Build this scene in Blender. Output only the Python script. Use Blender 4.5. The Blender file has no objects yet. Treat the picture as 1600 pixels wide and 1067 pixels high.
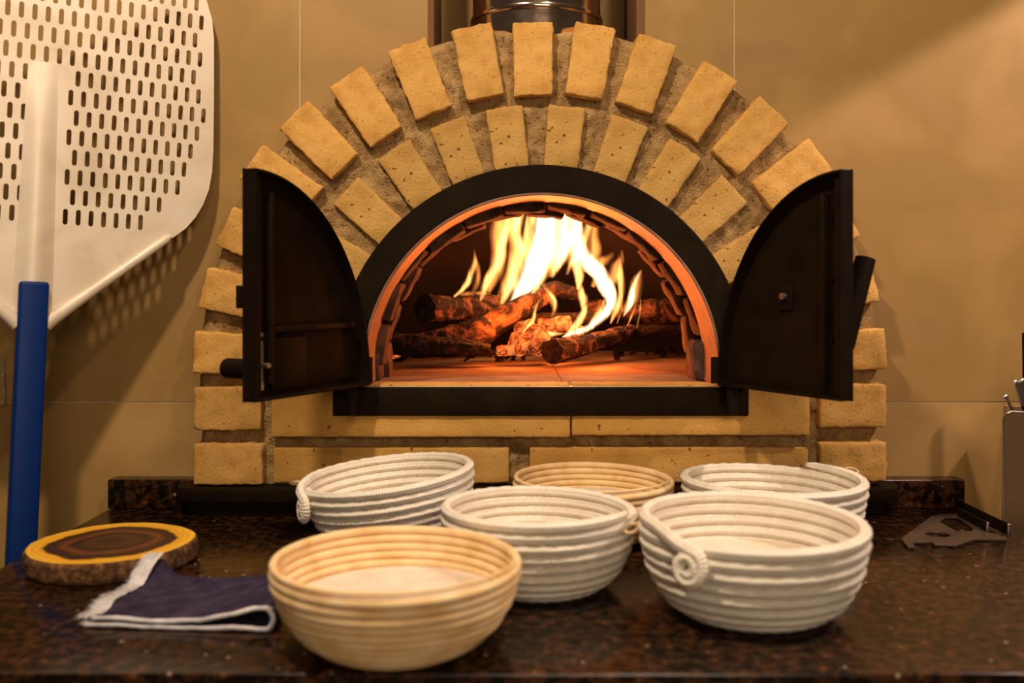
import bpy, bmesh, math, random
from mathutils import Vector, Matrix, noise
random.seed(7)
PI = math.pi
C = bpy.context.scene.collection
D = bpy.data
S = bpy.context.scene

# ------------------------------------------------------------------ camera, world, lights, exposure
# world units are metres; the worktop is z = 0, the camera stands at x = 0, y = 0, H above the worktop
H = 0.35
F = 1500.0                                   # focal length in pixels of the 1600 px wide frame
cam = D.cameras.new('camera'); camo = D.objects.new('camera', cam); C.objects.link(camo)
camo.location = (0, 0, H); camo.rotation_euler = (PI/2, 0, 0)
cam.sensor_width = 36; cam.lens = 36*F/1600; cam.shift_y = -(533.5-450)/1600
cam.clip_start = 0.01; cam.clip_end = 60
cam.dof.use_dof = True; cam.dof.focus_distance = 1.62; cam.dof.aperture_fstop = 3.3
S.camera = camo
S.view_settings.view_transform = 'Standard'; S.view_settings.look = 'None'
S.view_settings.gamma = 1; S.view_settings.use_curve_mapping = False
S.view_settings.exposure = 0.22

w = D.worlds.new('world'); S.world = w; w.use_nodes = True
w.node_tree.nodes['Background'].inputs[0].default_value = (1.0, 0.70, 0.50, 1)
w.node_tree.nodes['Background'].inputs[1].default_value = 0.045

def spot(name, loc, target, power, col, size, angle, blend):
    l = D.lights.new(name, 'SPOT'); l.energy = power; l.color = col; l.shadow_soft_size = size
    l.spot_size = math.radians(angle); l.spot_blend = blend
    o = D.objects.new(name, l); C.objects.link(o); o.location = loc
    o.rotation_euler = (Vector(target)-Vector(loc)).to_track_quat('-Z', 'Y').to_euler()
    return o
spot('ceiling_spot', (-0.48, 0.40, 1.70), (-0.2, 1.4, 0.2), 80, (1.0, 0.78, 0.58), 0.05, 120, 0.6)
spot('ceiling_spot', (0.40, 0.45, 1.72), (0.2, 1.4, 0.1), 28, (1.0, 0.76, 0.55), 0.05, 120, 0.6)
spot('ceiling_spot', (1.38, 1.05, 1.25), (1.38, 1.32, -0.9), 50, (1.0, 0.73, 0.62), 0.02, 112, 0.05)
def panel(name, loc, target, power, col, sx, sy):
    l = D.lights.new(name, 'AREA'); l.shape = 'RECTANGLE'; l.size = sx; l.size_y = sy; l.energy = power; l.color = col
    o = D.objects.new(name, l); C.objects.link(o); o.location = loc
    o.rotation_euler = (Vector(target)-Vector(loc)).to_track_quat('-Z', 'Y').to_euler()
panel('fill_panel', (.45, -1.5, .95), (.1, 1.2, .1), 17, (1.0, .76, .55), 1.2, .8)  # added fill light behind the camera, no actual window; reflects in the steel
def point(name, loc, power, col, size):
    l = D.lights.new(name, 'POINT'); l.energy = power; l.color = col; l.shadow_soft_size = size
    o = D.objects.new(name, l); C.objects.link(o); o.location = loc
    return o
FIRE = (1.0, 0.20, 0.03)
point('fire_light', (0.09, 1.93, 0.36), 3.6, FIRE, 0.06)
point('fire_light', (-0.02, 1.86, 0.30), 1.5, FIRE, 0.04)
point('fire_light', (0.16, 1.80, 0.26), 1.1, FIRE, 0.03)

# ------------------------------------------------------------------ helpers
def at(px, py, Y):                            # a pixel of the photograph at depth Y -> a point
    return Vector(((px-800)/F*Y, Y, H+(450-py)/F*Y))
def mesh(name, verts, faces, mat=None, parent=None, smooth=False):
    me = D.meshes.new(name); me.from_pydata([tuple(v) for v in verts], [], faces); me.update()
    o = D.objects.new(name, me); C.objects.link(o)
    if mat: me.materials.append(mat)
    if smooth: me.polygons.foreach_set('use_smooth', [True]*len(me.polygons))
    if parent is not None: o.parent = parent
    return o
def fix_normals(o):
    bm = bmesh.new(); bm.from_mesh(o.data); bmesh.ops.recalc_face_normals(bm, faces=bm.faces); bm.to_mesh(o.data); bm.free()
    return o
def smooth_angle(o, deg=35):
    me = o.data
    me.polygons.foreach_set('use_smooth', [True]*len(me.polygons))
    me.set_sharp_from_angle(angle=math.radians(deg))
    return o
def empty(name, loc=(0,0,0), label=None, cat=None, group=None, kind=None):
    o = D.objects.new(name, None); C.objects.link(o); o.location = loc; o.empty_display_size = .05
    return tag(o, label, cat, group, kind)
def tag(o, label=None, cat=None, group=None, kind=None):
    if label: o['label'] = label
    if cat: o['category'] = cat
    if group: o['group'] = group
    if kind: o['kind'] = kind
    return o
def axis_pts(h, rad, n):
    inner = max(h-rad, 1e-5)
    a = [-h, -h+rad*.35, -inner]
    a += [-inner+2*inner*i/n for i in range(1, n)]
    a += [inner, h-rad*.35, h]
    return a
def rbox(hx, hy, hz, rad, n=(2,2,2)):         # rounded box, verts and quads
    A = [axis_pts(hx, rad, n[0]), axis_pts(hy, rad, n[1]), axis_pts(hz, rad, n[2])]
    hs = (hx, hy, hz); idx = {}; V = []; Fc = []
    def vid(i, j, k):
        key = (i, j, k)
        if key not in idx:
            p = [A[0][i], A[1][j], A[2][k]]
            q = [max(-hs[m]+rad, min(hs[m]-rad, p[m])) for m in range(3)]
            d = Vector([p[m]-q[m] for m in range(3)])
            if d.length > 1e-9: d = d.normalized()*rad
            idx[key] = len(V); V.append(Vector(q)+d)
        return idx[key]
    nx, ny, nz = (len(a)-1 for a in A)
    for i in range(nx):
        for j in range(ny):
            Fc.append((vid(i,j,0), vid(i,j+1,0), vid(i+1,j+1,0), vid(i+1,j,0)))
            Fc.append((vid(i,j,nz), vid(i+1,j,nz), vid(i+1,j+1,nz), vid(i,j+1,nz)))
    for i in range(nx):
        for k in range(nz):
            Fc.append((vid(i,0,k), vid(i+1,0,k), vid(i+1,0,k+1), vid(i,0,k+1)))
            Fc.append((vid(i,ny,k), vid(i,ny,k+1), vid(i+1,ny,k+1), vid(i+1,ny,k)))
    for j in range(ny):
        for k in range(nz):
            Fc.append((vid(0,j,k), vid(0,j,k+1), vid(0,j+1,k+1), vid(0,j+1,k)))
            Fc.append((vid(nx,j,k), vid(nx,j+1,k), vid(nx,j+1,k+1), vid(nx,j,k+1)))
    return V, Fc
def box(name, x0, x1, y0, y1, z0, z1, mat, parent=None, rad=0.002):
    V, Fc = rbox((x1-x0)/2, (y1-y0)/2, (z1-z0)/2, min(rad, (x1-x0)/2.2, (y1-y0)/2.2, (z1-z0)/2.2), (1,1,1))
    c = Vector(((x0+x1)/2, (y0+y1)/2, (z0+z1)/2))
    return mesh(name, [v+c for v in V], Fc, mat, parent, True)
def frame_at(t, up=Vector((0,0,1))):
    t = t.normalized(); s = t.cross(up)
    if s.length < 1e-4: s = t.cross(Vector((1,0,0)))
    s.normalize(); return s, s.cross(t).normalized()
def tube_data(pts, rads, n=12, caps=True, V=None, Fc=None, squash=1.0, wob=None, uvs=None):
    V = [] if V is None else V; Fc = [] if Fc is None else Fc
    base = len(V); pts = [Vector(p) for p in pts]; m = len(pts)
    if not hasattr(rads, '__len__'): rads = [rads]*m
    t = (pts[1]-pts[0]).normalized(); s, u = frame_at(t)
    for i, p in enumerate(pts):
        t2 = (pts[min(i+1, m-1)]-pts[max(i-1, 0)]).normalized()
        q = t.rotation_difference(t2); s = q @ s; u = q @ u; t = t2
        for k in range(n):
            a = 2*PI*k/n; r = rads[i]
            if wob: r *= wob(i, k)
            V.append(p + s*math.cos(a)*r + u*math.sin(a)*r*squash)
    for i in range(m-1):
        for k in range(n):
            a = base+i*n+k; b = base+i*n+(k+1)%n
            Fc.append((a, b, b+n, a+n))
    if caps:
        Fc.append(tuple(base+k for k in reversed(range(n)))); Fc.append(tuple(base+(m-1)*n+k for k in range(n)))
    return V, Fc
def tube(name, pts, rads, mat, parent=None, n=12, **k):
    V, Fc = tube_data(pts, rads, n, **k)
    return smooth_angle(mesh(name, V, Fc, mat, parent), 50)
def lathe(name, prof, mat, parent=None, n=48, center=(0,0,0), deg=40):
    V = []; Fc = []; m = len(prof); c = Vector(center)
    for (r, z) in prof:
        for k in range(n):
            a = 2*PI*k/n; V.append(c+Vector((r*math.cos(a), r*math.sin(a), z)))
    for i in range(m-1):
        for k in range(n):
            a = i*n+k; b = i*n+(k+1)%n; Fc.append((a, b, b+n, a+n))
    if prof[0][0] > 1e-4: Fc.append(tuple(reversed(range(n))))
    if prof[-1][0] > 1e-4: Fc.append(tuple((m-1)*n+k for k in range(n)))
    return smooth_angle(mesh(name, V, Fc, mat, parent), deg)
def plate(name, outline, holes, thick, mat, parent=None, M=None, bevel=0.0):   # 2-D outline with holes, filled and extruded
    cu = D.curves.new('outline', 'CURVE'); cu.dimensions = '2D'; cu.fill_mode = 'BOTH'
    cu.extrude = max(thick/2-bevel, 0.0); cu.bevel_depth = bevel; cu.bevel_resolution = 1
    for pl in [outline]+list(holes):
        sp = cu.splines.new('POLY'); sp.points.add(len(pl)-1)
        for i, (x, y) in enumerate(pl): sp.points[i].co = (x, y, 0, 1)
        sp.use_cyclic_u = True
    tmp = D.objects.new('outline', cu); C.objects.link(tmp)
    dg = bpy.context.evaluated_depsgraph_get(); dg.update()
    me = D.meshes.new_from_object(tmp.evaluated_get(dg))
    D.objects.remove(tmp); D.curves.remove(cu)
    me.name = name; me.materials.clear(); me.materials.append(mat)
    if M is not None: me.transform(M)
    o = D.objects.new(name, me); C.objects.link(o)
    if parent is not None: o.parent = parent
    return smooth_angle(o, 30)
def basis(o, u, v, n):                        # matrix mapping local x, y, z to u, v, n at o
    return Matrix(((u.x, v.x, n.x, o.x), (u.y, v.y, n.y, o.y), (u.z, v.z, n.z, o.z), (0,0,0,1)))

# ------------------------------------------------------------------ materials
def new_mat(name):
    m = D.materials.new(name); m.use_nodes = True
    nt = m.node_tree; b = nt.nodes['Principled BSDF']
    return m, nt, b
def N(nt, t, **kw):
    n = nt.nodes.new(t)
    for k, v in kw.items():
        if k in n.inputs: n.inputs[k].default_value = v
        else: setattr(n, k, v)
    return n
def ramp(nt, stops):
    r = nt.nodes.new('ShaderNodeValToRGB'); e = r.color_ramp.elements
    while len(e) < len(stops): e.new(0.5)
    for i, (p, c) in enumerate(stops):
        e[i].position = p; e[i].color = (*c, 1) if hasattr(c, '__len__') else (c, c, c, 1)
    return r
def plain(name, col, rough=.5, metal=0.0, bump=0.0, bscale=200, spec=.5):
    m, nt, b = new_mat(name)
    b.inputs['Base Color'].default_value = (*col, 1); b.inputs['Roughness'].default_value = rough
    b.inputs['Metallic'].default_value = metal; b.inputs['Specular IOR Level'].default_value = spec
    if bump:
        tc = N(nt, 'ShaderNodeTexCoord'); nz = N(nt, 'ShaderNodeTexNoise', Scale=bscale, Detail=4.0)
        nt.links.new(tc.outputs['Object'], nz.inputs['Vector'])
        bp = N(nt, 'ShaderNodeBump', Strength=bump, Distance=0.002)
        nt.links.new(nz.outputs['Fac'], bp.inputs['Height']); nt.links.new(bp.outputs[0], b.inputs['Normal'])
    return m
def noisy(name, stops, scale, rough=.8, detail=6, dist=0.0, bump=.3, bscale=300, bdist=.002, metal=0, vec='Object', mapscale=None, spec=.3, rand=0.0, pits=None):
    m, nt, b = new_mat(name); L = nt.links
    tc = N(nt, 'ShaderNodeTexCoord'); src = tc.outputs[vec]
    if mapscale:
        mp = N(nt, 'ShaderNodeMapping'); mp.inputs['Scale'].default_value = mapscale
        L.new(src, mp.inputs['Vector']); src = mp.outputs[0]
    nz = N(nt, 'ShaderNodeTexNoise', Scale=scale, Detail=float(detail), Distortion=dist); L.new(src, nz.inputs['Vector'])
    r = ramp(nt, stops); L.new(nz.outputs['Fac'], r.inputs[0]); col = r.outputs[0]
    if pits:
        pz = N(nt, 'ShaderNodeTexNoise', Scale=pits[0], Detail=2.0); L.new(src, pz.inputs['Vector'])
        pr = ramp(nt, [(pits[1], (1,1,1)), (pits[1]+.05, pits[2])]); L.new(pz.outputs['Fac'], pr.inputs[0])
        mx = N(nt, 'ShaderNodeMixRGB', blend_type='MULTIPLY'); mx.inputs[0].default_value = 1
        L.new(col, mx.inputs[1]); L.new(pr.outputs[0], mx.inputs[2]); col = mx.outputs[0]
    if rand:
        oi = N(nt, 'ShaderNodeObjectInfo'); mr = N(nt, 'ShaderNodeMapRange')
        mr.inputs[3].default_value = 1-rand; mr.inputs[4].default_value = 1+rand
        L.new(oi.outputs['Random'], mr.inputs[0])
        hs = N(nt, 'ShaderNodeHueSaturation'); L.new(mr.outputs[0], hs.inputs['Value']); L.new(col, hs.inputs['Color']); col = hs.outputs[0]
    L.new(col, b.inputs['Base Color'])
    b.inputs['Roughness'].default_value = rough; b.inputs['Metallic'].default_value = metal; b.inputs['Specular IOR Level'].default_value = spec
    if bump:
        n2 = N(nt, 'ShaderNodeTexNoise', Scale=bscale, Detail=5.0); L.new(src, n2.inputs['Vector'])
        bp = N(nt, 'ShaderNodeBump', Strength=bump, Distance=bdist)
        L.new(n2.outputs['Fac'], bp.inputs['Height']); L.new(bp.outputs[0], b.inputs['Normal'])
    return m
def warm(stops, g=.86, b=.58): return [(p, (c[0], c[1]*g, c[2]*b)) for p, c in stops]
M = {}
M['tile'] = noisy('wall_tile', warm([(.28,(.235,.165,.080)), (.42,(.300,.210,.098)), (.5,(.285,.200,.086)), (.62,(.335,.235,.108)), (.75,(.37,.265,.13))]), 4.5, .55, 8, .4, .12, 500, .001)
M['grout'] = plain('grout', (.56,.44,.27), .9, bump=.3)
M['brick'] = noisy('fire_brick', warm([(.25,(.42,.23,.065)), (.42,(.57,.36,.125)), (.56,(.63,.42,.17)), (.70,(.54,.31,.10)), (.85,(.66,.46,.22))]), 22, .85, 8, .3, .55, 260, .0022, rand=.07, pits=(240,.65,(.62,.48,.34)))
M['brick_in'] = noisy('fire_brick_worn', warm([(.25,(.37,.22,.07)), (.45,(.48,.32,.12)), (.65,(.55,.39,.17)), (.85,(.42,.25,.08))]), 16, .9, 8, .3, .6, 260, .0025, rand=.07, pits=(130,.66,(.3,.2,.12)))
M['brick_long'] = noisy('fire_brick_slab', warm([(.25,(.36,.20,.05)), (.5,(.53,.34,.11)), (.75,(.58,.39,.16))]), 9, .9, 8, .3, .5, 260, .002, rand=.05, pits=(110,.68,(.4,.25,.15)))
M['mortar'] = noisy('mortar', warm([(.3,(.21,.14,.07)), (.5,(.34,.245,.135)), (.7,(.45,.34,.20))]), 45, .95, 10, .2, 1.0, 350, .004, pits=(160,.62,(.5,.4,.3)))
M['black'] = noisy('black_steel', [(.3,(.007,.0035,.001)), (.7,(.013,.007,.002))], 25, .6, 5, .2, .25, 220, .0008, spec=.08)
M['black_soft'] = noisy('black_paint', [(.3,(.006,.003,.001)), (.7,(.011,.006,.002))], 25, .65, 5, .2, .2, 220, .0008, spec=.08)
M['rim'] = noisy('heat_stained_steel', [(.3,(.17,.095,.06)), (.7,(.30,.18,.12))], 30, .5, 6, .3, .3, 300, .0008, metal=.5)
M['plaque'] = plain('latch_metal', (.55,.45,.33), .35, .9)
M['vault'] = noisy('sooty_brick', [(.3,(.02,.012,.009)), (.5,(.11,.06,.037)), (.7,(.22,.125,.075))], 22, .95, 8, .3, .8, 240, .003, rand=.25)
M['dome'] = noisy('sooty_dome', [(.3,(.006,.004,.003)), (.7,(.022,.010,.007))], 8, .95, 8, .3, .6, 120, .004)
M['hearth'] = noisy('hearth_stone', [(.3,(.15,.085,.045)), (.5,(.25,.15,.085)), (.75,(.33,.21,.13))], 12, .9, 10, .4, .5, 400, .001, pits=(210,.66,(.25,.18,.12)))
M['steel'] = noisy('flue_steel', [(.4,(.62,.47,.34)), (.6,(.78,.60,.44))], 60, .14, 5, 0, .12, 90, .001, metal=1)
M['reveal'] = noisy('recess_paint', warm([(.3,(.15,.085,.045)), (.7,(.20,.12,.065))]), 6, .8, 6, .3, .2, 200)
M['alu'] = noisy('peel_aluminium', [(.3,(.62,.52,.38)), (.5,(.74,.64,.50)), (.7,(.78,.70,.56))], 7, .42, 8, 1.5, .12, 400, .0006, metal=.15, spec=.5)
M['blue'] = plain('blue_anodised', (.001,.020,.13), .4, 0, spec=.15)
M['rope'] = None
M['ribbon'] = plain('cotton_loop', (.75,.55,.28), .9)
M['flour'] = noisy('floured_base', [(.3,(.64,.53,.40)), (.5,(.72,.61,.48)), (.7,(.80,.70,.57))], 30, .95, 6, .4, .3, 300)
M['bin'] = noisy('brushed_steel', warm([(.3,(.26,.19,.15)), (.7,(.34,.26,.22))]), 3, .34, 6, 0, .15, 30, .001, metal=.85, mapscale=(1,1,.05))
M['utensil'] = plain('utensil_steel', (.6,.55,.5), .25, 1.0)
M['bracket'] = noisy('bracket_steel', [(.3,(.09,.062,.045)), (.7,(.15,.105,.08))], 30, .38, 5, .2, .1, 200, .0005, metal=.6)

def granite():
    m, nt, b = new_mat('granite'); L = nt.links
    tc = N(nt, 'ShaderNodeTexCoord')
    v1 = N(nt, 'ShaderNodeTexVoronoi', Scale=130.0); v1.feature = 'F1'
    n1 = N(nt, 'ShaderNodeTexNoise', Scale=75.0, Detail=5.0, Roughness=.62, Distortion=.2)
    n2 = N(nt, 'ShaderNodeTexNoise', Scale=9.0, Detail=4.0)
    for x in (v1, n1, n2): L.new(tc.outputs['Object'], x.inputs['Vector'])
    r1 = ramp(nt, warm([(.42,(.004,.003,.002)), (.49,(.014,.008,.005)), (.56,(.055,.027,.013)), (.61,(.028,.015,.009)), (.70,(.17,.095,.05))])); L.new(n1.outputs['Fac'], r1.inputs[0])
    r2 = ramp(nt, [(.3,(.55,.5,.45)), (.7,(1.25,1.0,.85))]); L.new(n2.outputs['Fac'], r2.inputs[0])
    mx = N(nt, 'ShaderNodeMixRGB', blend_type='MULTIPLY'); mx.inputs[0].default_value = 1
    L.new(r1.outputs[0], mx.inputs[1]); L.new(r2.outputs[0], mx.inputs[2])
    sp = ramp(nt, [(.05,(1,1,1)), (.10,(0,0,0))]); n3 = N(nt, 'ShaderNodeTexVoronoi', Scale=38.0); L.new(tc.outputs['Object'], n3.inputs['Vector'])
    L.new(n3.outputs['Distance'], sp.inputs[0])
    m2 = N(nt, 'ShaderNodeMixRGB'); L.new(sp.outputs[0], m2.inputs[0]); L.new(mx.outputs[0], m2.inputs[1]); m2.inputs[2].default_value = (.34,.24,.17,1)
    L.new(m2.outputs[0], b.inputs['Base Color'])
    b.inputs['Roughness'].default_value = .22; b.inputs['Specular IOR Level'].default_value = .5
    bp = N(nt, 'ShaderNodeBump', Strength=.08, Distance=.001); L.new(n1.outputs['Fac'], bp.inputs['Height']); L.new(bp.outputs[0], b.inputs['Normal'])
    return m
M['granite'] = granite()
def rope_mat(name, cols, twist, lengthwise, strength, sheen=.2):
    m, nt, b = new_mat(name); L = nt.links
    uv = N(nt, 'ShaderNodeUVMap'); sx = N(nt, 'ShaderNodeSeparateXYZ'); L.new(uv.outputs[0], sx.inputs[0])
    def wave(sign):
        a = N(nt, 'ShaderNodeMath', operation='MULTIPLY'); a.inputs[1].default_value = lengthwise; L.new(sx.outputs[0], a.inputs[0])
        c = N(nt, 'ShaderNodeMath', operation='MULTIPLY'); c.inputs[1].default_value = sign*twist; L.new(sx.outputs[1], c.inputs[0])
        d = N(nt, 'ShaderNodeMath', operation='ADD'); L.new(a.outputs[0], d.inputs[0]); L.new(c.outputs[0], d.inputs[1])
        e = N(nt, 'ShaderNodeMath', operation='SINE'); L.new(d.outputs[0], e.inputs[0]); return e
    w1, w2 = wave(1), wave(-1)
    mx = N(nt, 'ShaderNodeMath', operation='MULTIPLY'); L.new(w1.outputs[0], mx.inputs[0]); L.new(w2.outputs[0], mx.inputs[1])
    tc = N(nt, 'ShaderNodeTexCoord'); nz = N(nt, 'ShaderNodeTexNoise', Scale=40.0, Detail=6.0); L.new(tc.outputs['Object'], nz.inputs['Vector'])
    r = ramp(nt, [(.3,cols[0]), (.5,cols[1]), (.7,cols[2])]); L.new(nz.outputs['Fac'], r.inputs[0]); L.new(r.outputs[0], b.inputs['Base Color'])
    bp = N(nt, 'ShaderNodeBump', Strength=strength, Distance=.0012); L.new(mx.outputs[0], bp.inputs['Height']); L.new(bp.outputs[0], b.inputs['Normal'])
    b.inputs['Roughness'].default_value = .85; b.inputs['Specular IOR Level'].default_value = .25
    return m
M['rope'] = rope_mat('wood_pulp_rope', [(.85,.77,.62), (.90,.84,.70), (.94,.89,.77)], 3.0, 900.0, .9)
M['cane'] = rope_mat('rattan_cane', [(.70,.46,.20), (.80,.57,.28), (.86,.68,.40)], 0.0, 60.0, .05)

# ------------------------------------------------------------------ setting
YW = 1.55                                     # face of the tiled wall
FLOOR = -0.90
fl = box('floor', -2.2, 2.3, -1.2, 2.9, FLOOR-.05, FLOOR, noisy('floor_screed', [(.3,(.16,.12,.09)), (.7,(.22,.17,.13))], 4, .6, bump=.1)); fl['kind'] = 'structure'
ce = box('ceiling', -2.2, 2.3, -1.2, 2.0, 2.0, 2.06, plain('ceiling_paint', (.62,.55,.46), .9)); ce['kind'] = 'structure'
OX = 0.045; OZ = 0.2226                        # centre of the oven mouth
AX = (843-800)*1.49/F; AZ = H-(576-450)*1.49/F; AR = 538*1.49/F    # centre and radius of the brick arch
RX0, RX1, RY = -0.136, 0.215, 1.715            # recess for the flue
wall = empty('wall_back', (0, YW, 0), kind='structure')
def arch_z(x, r):
    d = x-AX
    return AZ+math.sqrt(r*r-d*d) if abs(d) < r else -9
def tile(x0, x1, z0, z1, cut=False, y0=YW, y1=YW+.009, name='tile', mat=None, gap=.0011):
    x0 += gap; x1 -= gap; z0 += gap; z1 -= gap
    if not cut:
        V, Fc = rbox((x1-x0)/2, (y1-y0)/2, (z1-z0)/2, .001, (1,1,1))
        c = Vector(((x0+x1)/2, (y0+y1)/2-YW, (z0+z1)/2))
        return mesh(name, [v+c for v in V], Fc, mat or M['tile'], wall, True)
    n = 40; V = []; Fc = []
    for i in range(n+1):
        x = x0+(x1-x0)*i/n; zb = max(z0, arch_z(x, AR-.03))
        V += [(x, y0-YW, zb), (x, y0-YW, z1), (x, y1-YW, z1), (x, y1-YW, zb)]
    for i in range(n):
        a = i*4
        Fc += [(a, a+4, a+5, a+1), (a+1, a+5, a+6, a+2), (a+2, a+6, a+7, a+3), (a+3, a+7, a+4, a)]
    Fc += [(0,1,2,3), (n*4+3, n*4+2, n*4+1, n*4)]
    return mesh(name, V, Fc, mat or M['tile'], wall)
ZJ = H-(628-450)*YW/F
xs = [-2.2, -1.7465, -1.045, -.343, .3586, 1.060, 1.7615, 2.3]
for i in range(len(xs)-1):
    a, b = xs[i], xs[i+1]
    for (z0, z1) in ((ZJ, 1.366), (1.366, 2.0)):
        if i == 3:
            tile(a, RX0+.0011, z0, z1, z0 < 1); tile(RX1-.0011, b, z0, z1, z0 < 1)
        else:
            tile(a, b, z0, z1, z0 < 1 and i in (2, 4))
    L0, L1 = AX-AR+.03, AX+AR-.03
    if i == 3: continue
    if i == 2: tile(a, L0, FLOOR, ZJ)
    elif i == 4: tile(L1, b, FLOOR, ZJ)
    else: tile(a, b, FLOOR, ZJ)
# grout bed behind the tiles, cut out for oven and recess
V = []; Fc = []
def quad(x0, x1, z0, z1):
    n = len(V); y = .0016
    V.extend([(x0, y, z0), (x1, y, z0), (x1, y, z1), (x0, y, z1)]); Fc.append((n, n+1, n+2, n+3))
quad(-2.2, AX-AR+.03, FLOOR, AZ); quad(AX+AR-.03, 2.3, FLOOR, AZ); quad(AX-AR+.03, AX+AR-.03, FLOOR, .10)
nn = 80
for side in (0, 1):
    a, b = ((-2.2, RX0), (RX1, 2.3))[side]
    for i in range(nn*3):
        x0 = a+(b-a)*i/(nn*3); x1 = a+(b-a)*(i+1)/(nn*3); n = len(V); y = .0016
        V.extend([(x0, y, max(AZ, arch_z(x0, AR-.03))), (x1, y, max(AZ, arch_z(x1, AR-.03))), (x1, y, 2.0), (x0, y, 2.0)]); Fc.append((n, n+1, n+2, n+3))
mesh('grout', V, Fc, M['grout'], wall)
# recess in the wall for the flue
rec = empty('trim_1', (0, YW, 0), kind='structure')
zt = .60
def recbox(name, *a, mat): o = box(name, *a, mat, None, .001); o.parent = rec; o.matrix_parent_inverse = Matrix.Translation((0,-YW,0)); return o
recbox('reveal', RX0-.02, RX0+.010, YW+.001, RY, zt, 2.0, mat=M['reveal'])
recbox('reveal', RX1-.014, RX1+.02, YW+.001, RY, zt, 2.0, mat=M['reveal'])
recbox('recess_panel', RX0-.02, RX1+.02, RY, RY+.01, zt, 2.0, mat=M['tile'])

# ------------------------------------------------------------------ worktop
CX0, CX1, CY0 = -0.64, 0.717, 0.872
top = empty('granite_worktop', ((CX0+CX1)/2, 1.2, -.03), 'polished dark brown speckled granite worktop carrying the oven and baskets', 'worktop')
def wbox(root, name, *a, mat, rad=.002, kind=None):
    o = box(name, *a, mat, None, rad); o.parent = root; o.matrix_parent_inverse = Matrix.Translation(-root.location)
    return o
wbox(top, 'slab', CX0, CX1, CY0, YW-.0005, -.03, 0, mat=M['granite'], rad=.003)
wbox(top, 'upstand', CX0, CX1, 1.518, YW-.0005, .0004, .047, mat=M['granite'], rad=.003)
cab = empty('base_cabinet', (0, 1.2, FLOOR), 'dark painted base cabinet under the granite worktop', 'cabinet')
wbox(cab, 'body', CX0+.02, CX1-.02, CY0+.05, YW-.001, FLOOR+.001, -.0305, mat=M['black_soft'])
for k in range(3):
    x0 = CX0+.025+k*(CX1-CX0-.05)/3
    d = wbox(cab, 'door', x0+.003, x0+(CX1-CX0-.05)/3-.003, CY0+.03, CY0+.0495, FLOOR+.1, -.035, mat=M['black_soft'])

# ------------------------------------------------------------------ oven
YF = 1.49
def fx(px, Y=YF): return (px-800)*Y/F
def fz(py, Y=YF): return H+(450-py)*Y/F
oven = empty('pizza_oven', (OX, YF, .0), 'wood-fired brick pizza oven with arched steel mouth', 'oven')
PI_ = Matrix.Translation(-oven.location)
def part(o):
    o.parent = oven; o.matrix_parent_inverse = PI_
    return o
# mortar body: polar sheet over the arch, rectangular sheet under it, side skirt back to the wall
def rough(x, z, seed=0.0, amp=.0045):
    return (noise.fractal(Vector((x*38, z*38, seed)), 1.0, 2.0, 4)*amp + noise.noise(Vector((x*190, z*190, seed+5)))*.0016)
YM = YF+.008
V = []; Fc = []
na, nr = 330, 58; Rin = .300
for i in range(na+1):
    a = -.06+(PI+.12)*i/na
    wave = noise.noise(Vector((a*14, 3.1, 0)))*.004
    for j in range(nr+1):
        t = j/nr
        # inner circle about the mouth, outer about the arch
        pi_ = Vector((OX+Rin*math.cos(a), OZ+Rin*math.sin(a)))
        po = Vector((AX+(AR-.001+wave*.6)*math.cos(a), AZ+(AR-.001+wave*.6)*math.sin(a)))
        p = pi_.lerp(po, t)
        edge = max(0, (t-.93)/.07)
        V.append((p.x, YM+rough(p.x, p.y)+edge*edge*.016, p.y))
    V.append((V[-1][0], YW+.012, V[-1][2]))
st = nr+2
for i in range(na):
    for j in range(st-1):
        a0 = i*st+j; Fc.append((a0, a0+1, a0+st+1, a0+st))
m1 = mesh('mortar', V, Fc, M['mortar'], None, True); part(m1)
V = []; Fc = []
x0, x1 = AX-AR+.004, AX+AR-.004; z0, z1 = .0445, .222
nx, nz_ = 220, 40
for i in range(nx+1):
    for j in range(nz_+1):
        x = x0+(x1-x0)*i/nx; z = z0+(z1-z0)*j/nz_
        e = max(0, 1-min(i, nx-i)/3)
        V.append((x, YM+rough(x, z)+e*e*.014, z))
hole = lambda i, j: (z0+(z1-z0)*(j+.5)/nz_ > .185 and abs(x0+(x1-x0)*(i+.5)/nx-OX) < .275)
for i in range(nx):
    for j in range(nz_):
        if hole(i, j): continue
        a0 = i*(nz_+1)+j; Fc.append((a0, a0+nz_+1, a0+nz_+2, a0+1))
for i in (0, nx):
    for j in range(nz_):
        a0 = i*(nz_+1)+j; n = len(V)
        V.extend([(V[a0][0], YW+.012, V[a0][2]), (V[a0+1][0], YW+.012, V[a0+1][2])]); Fc.append((a0, a0+1, n+1, n))
part(fix_normals(mesh('mortar', V, Fc, M['mortar'], None, True)))

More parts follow.
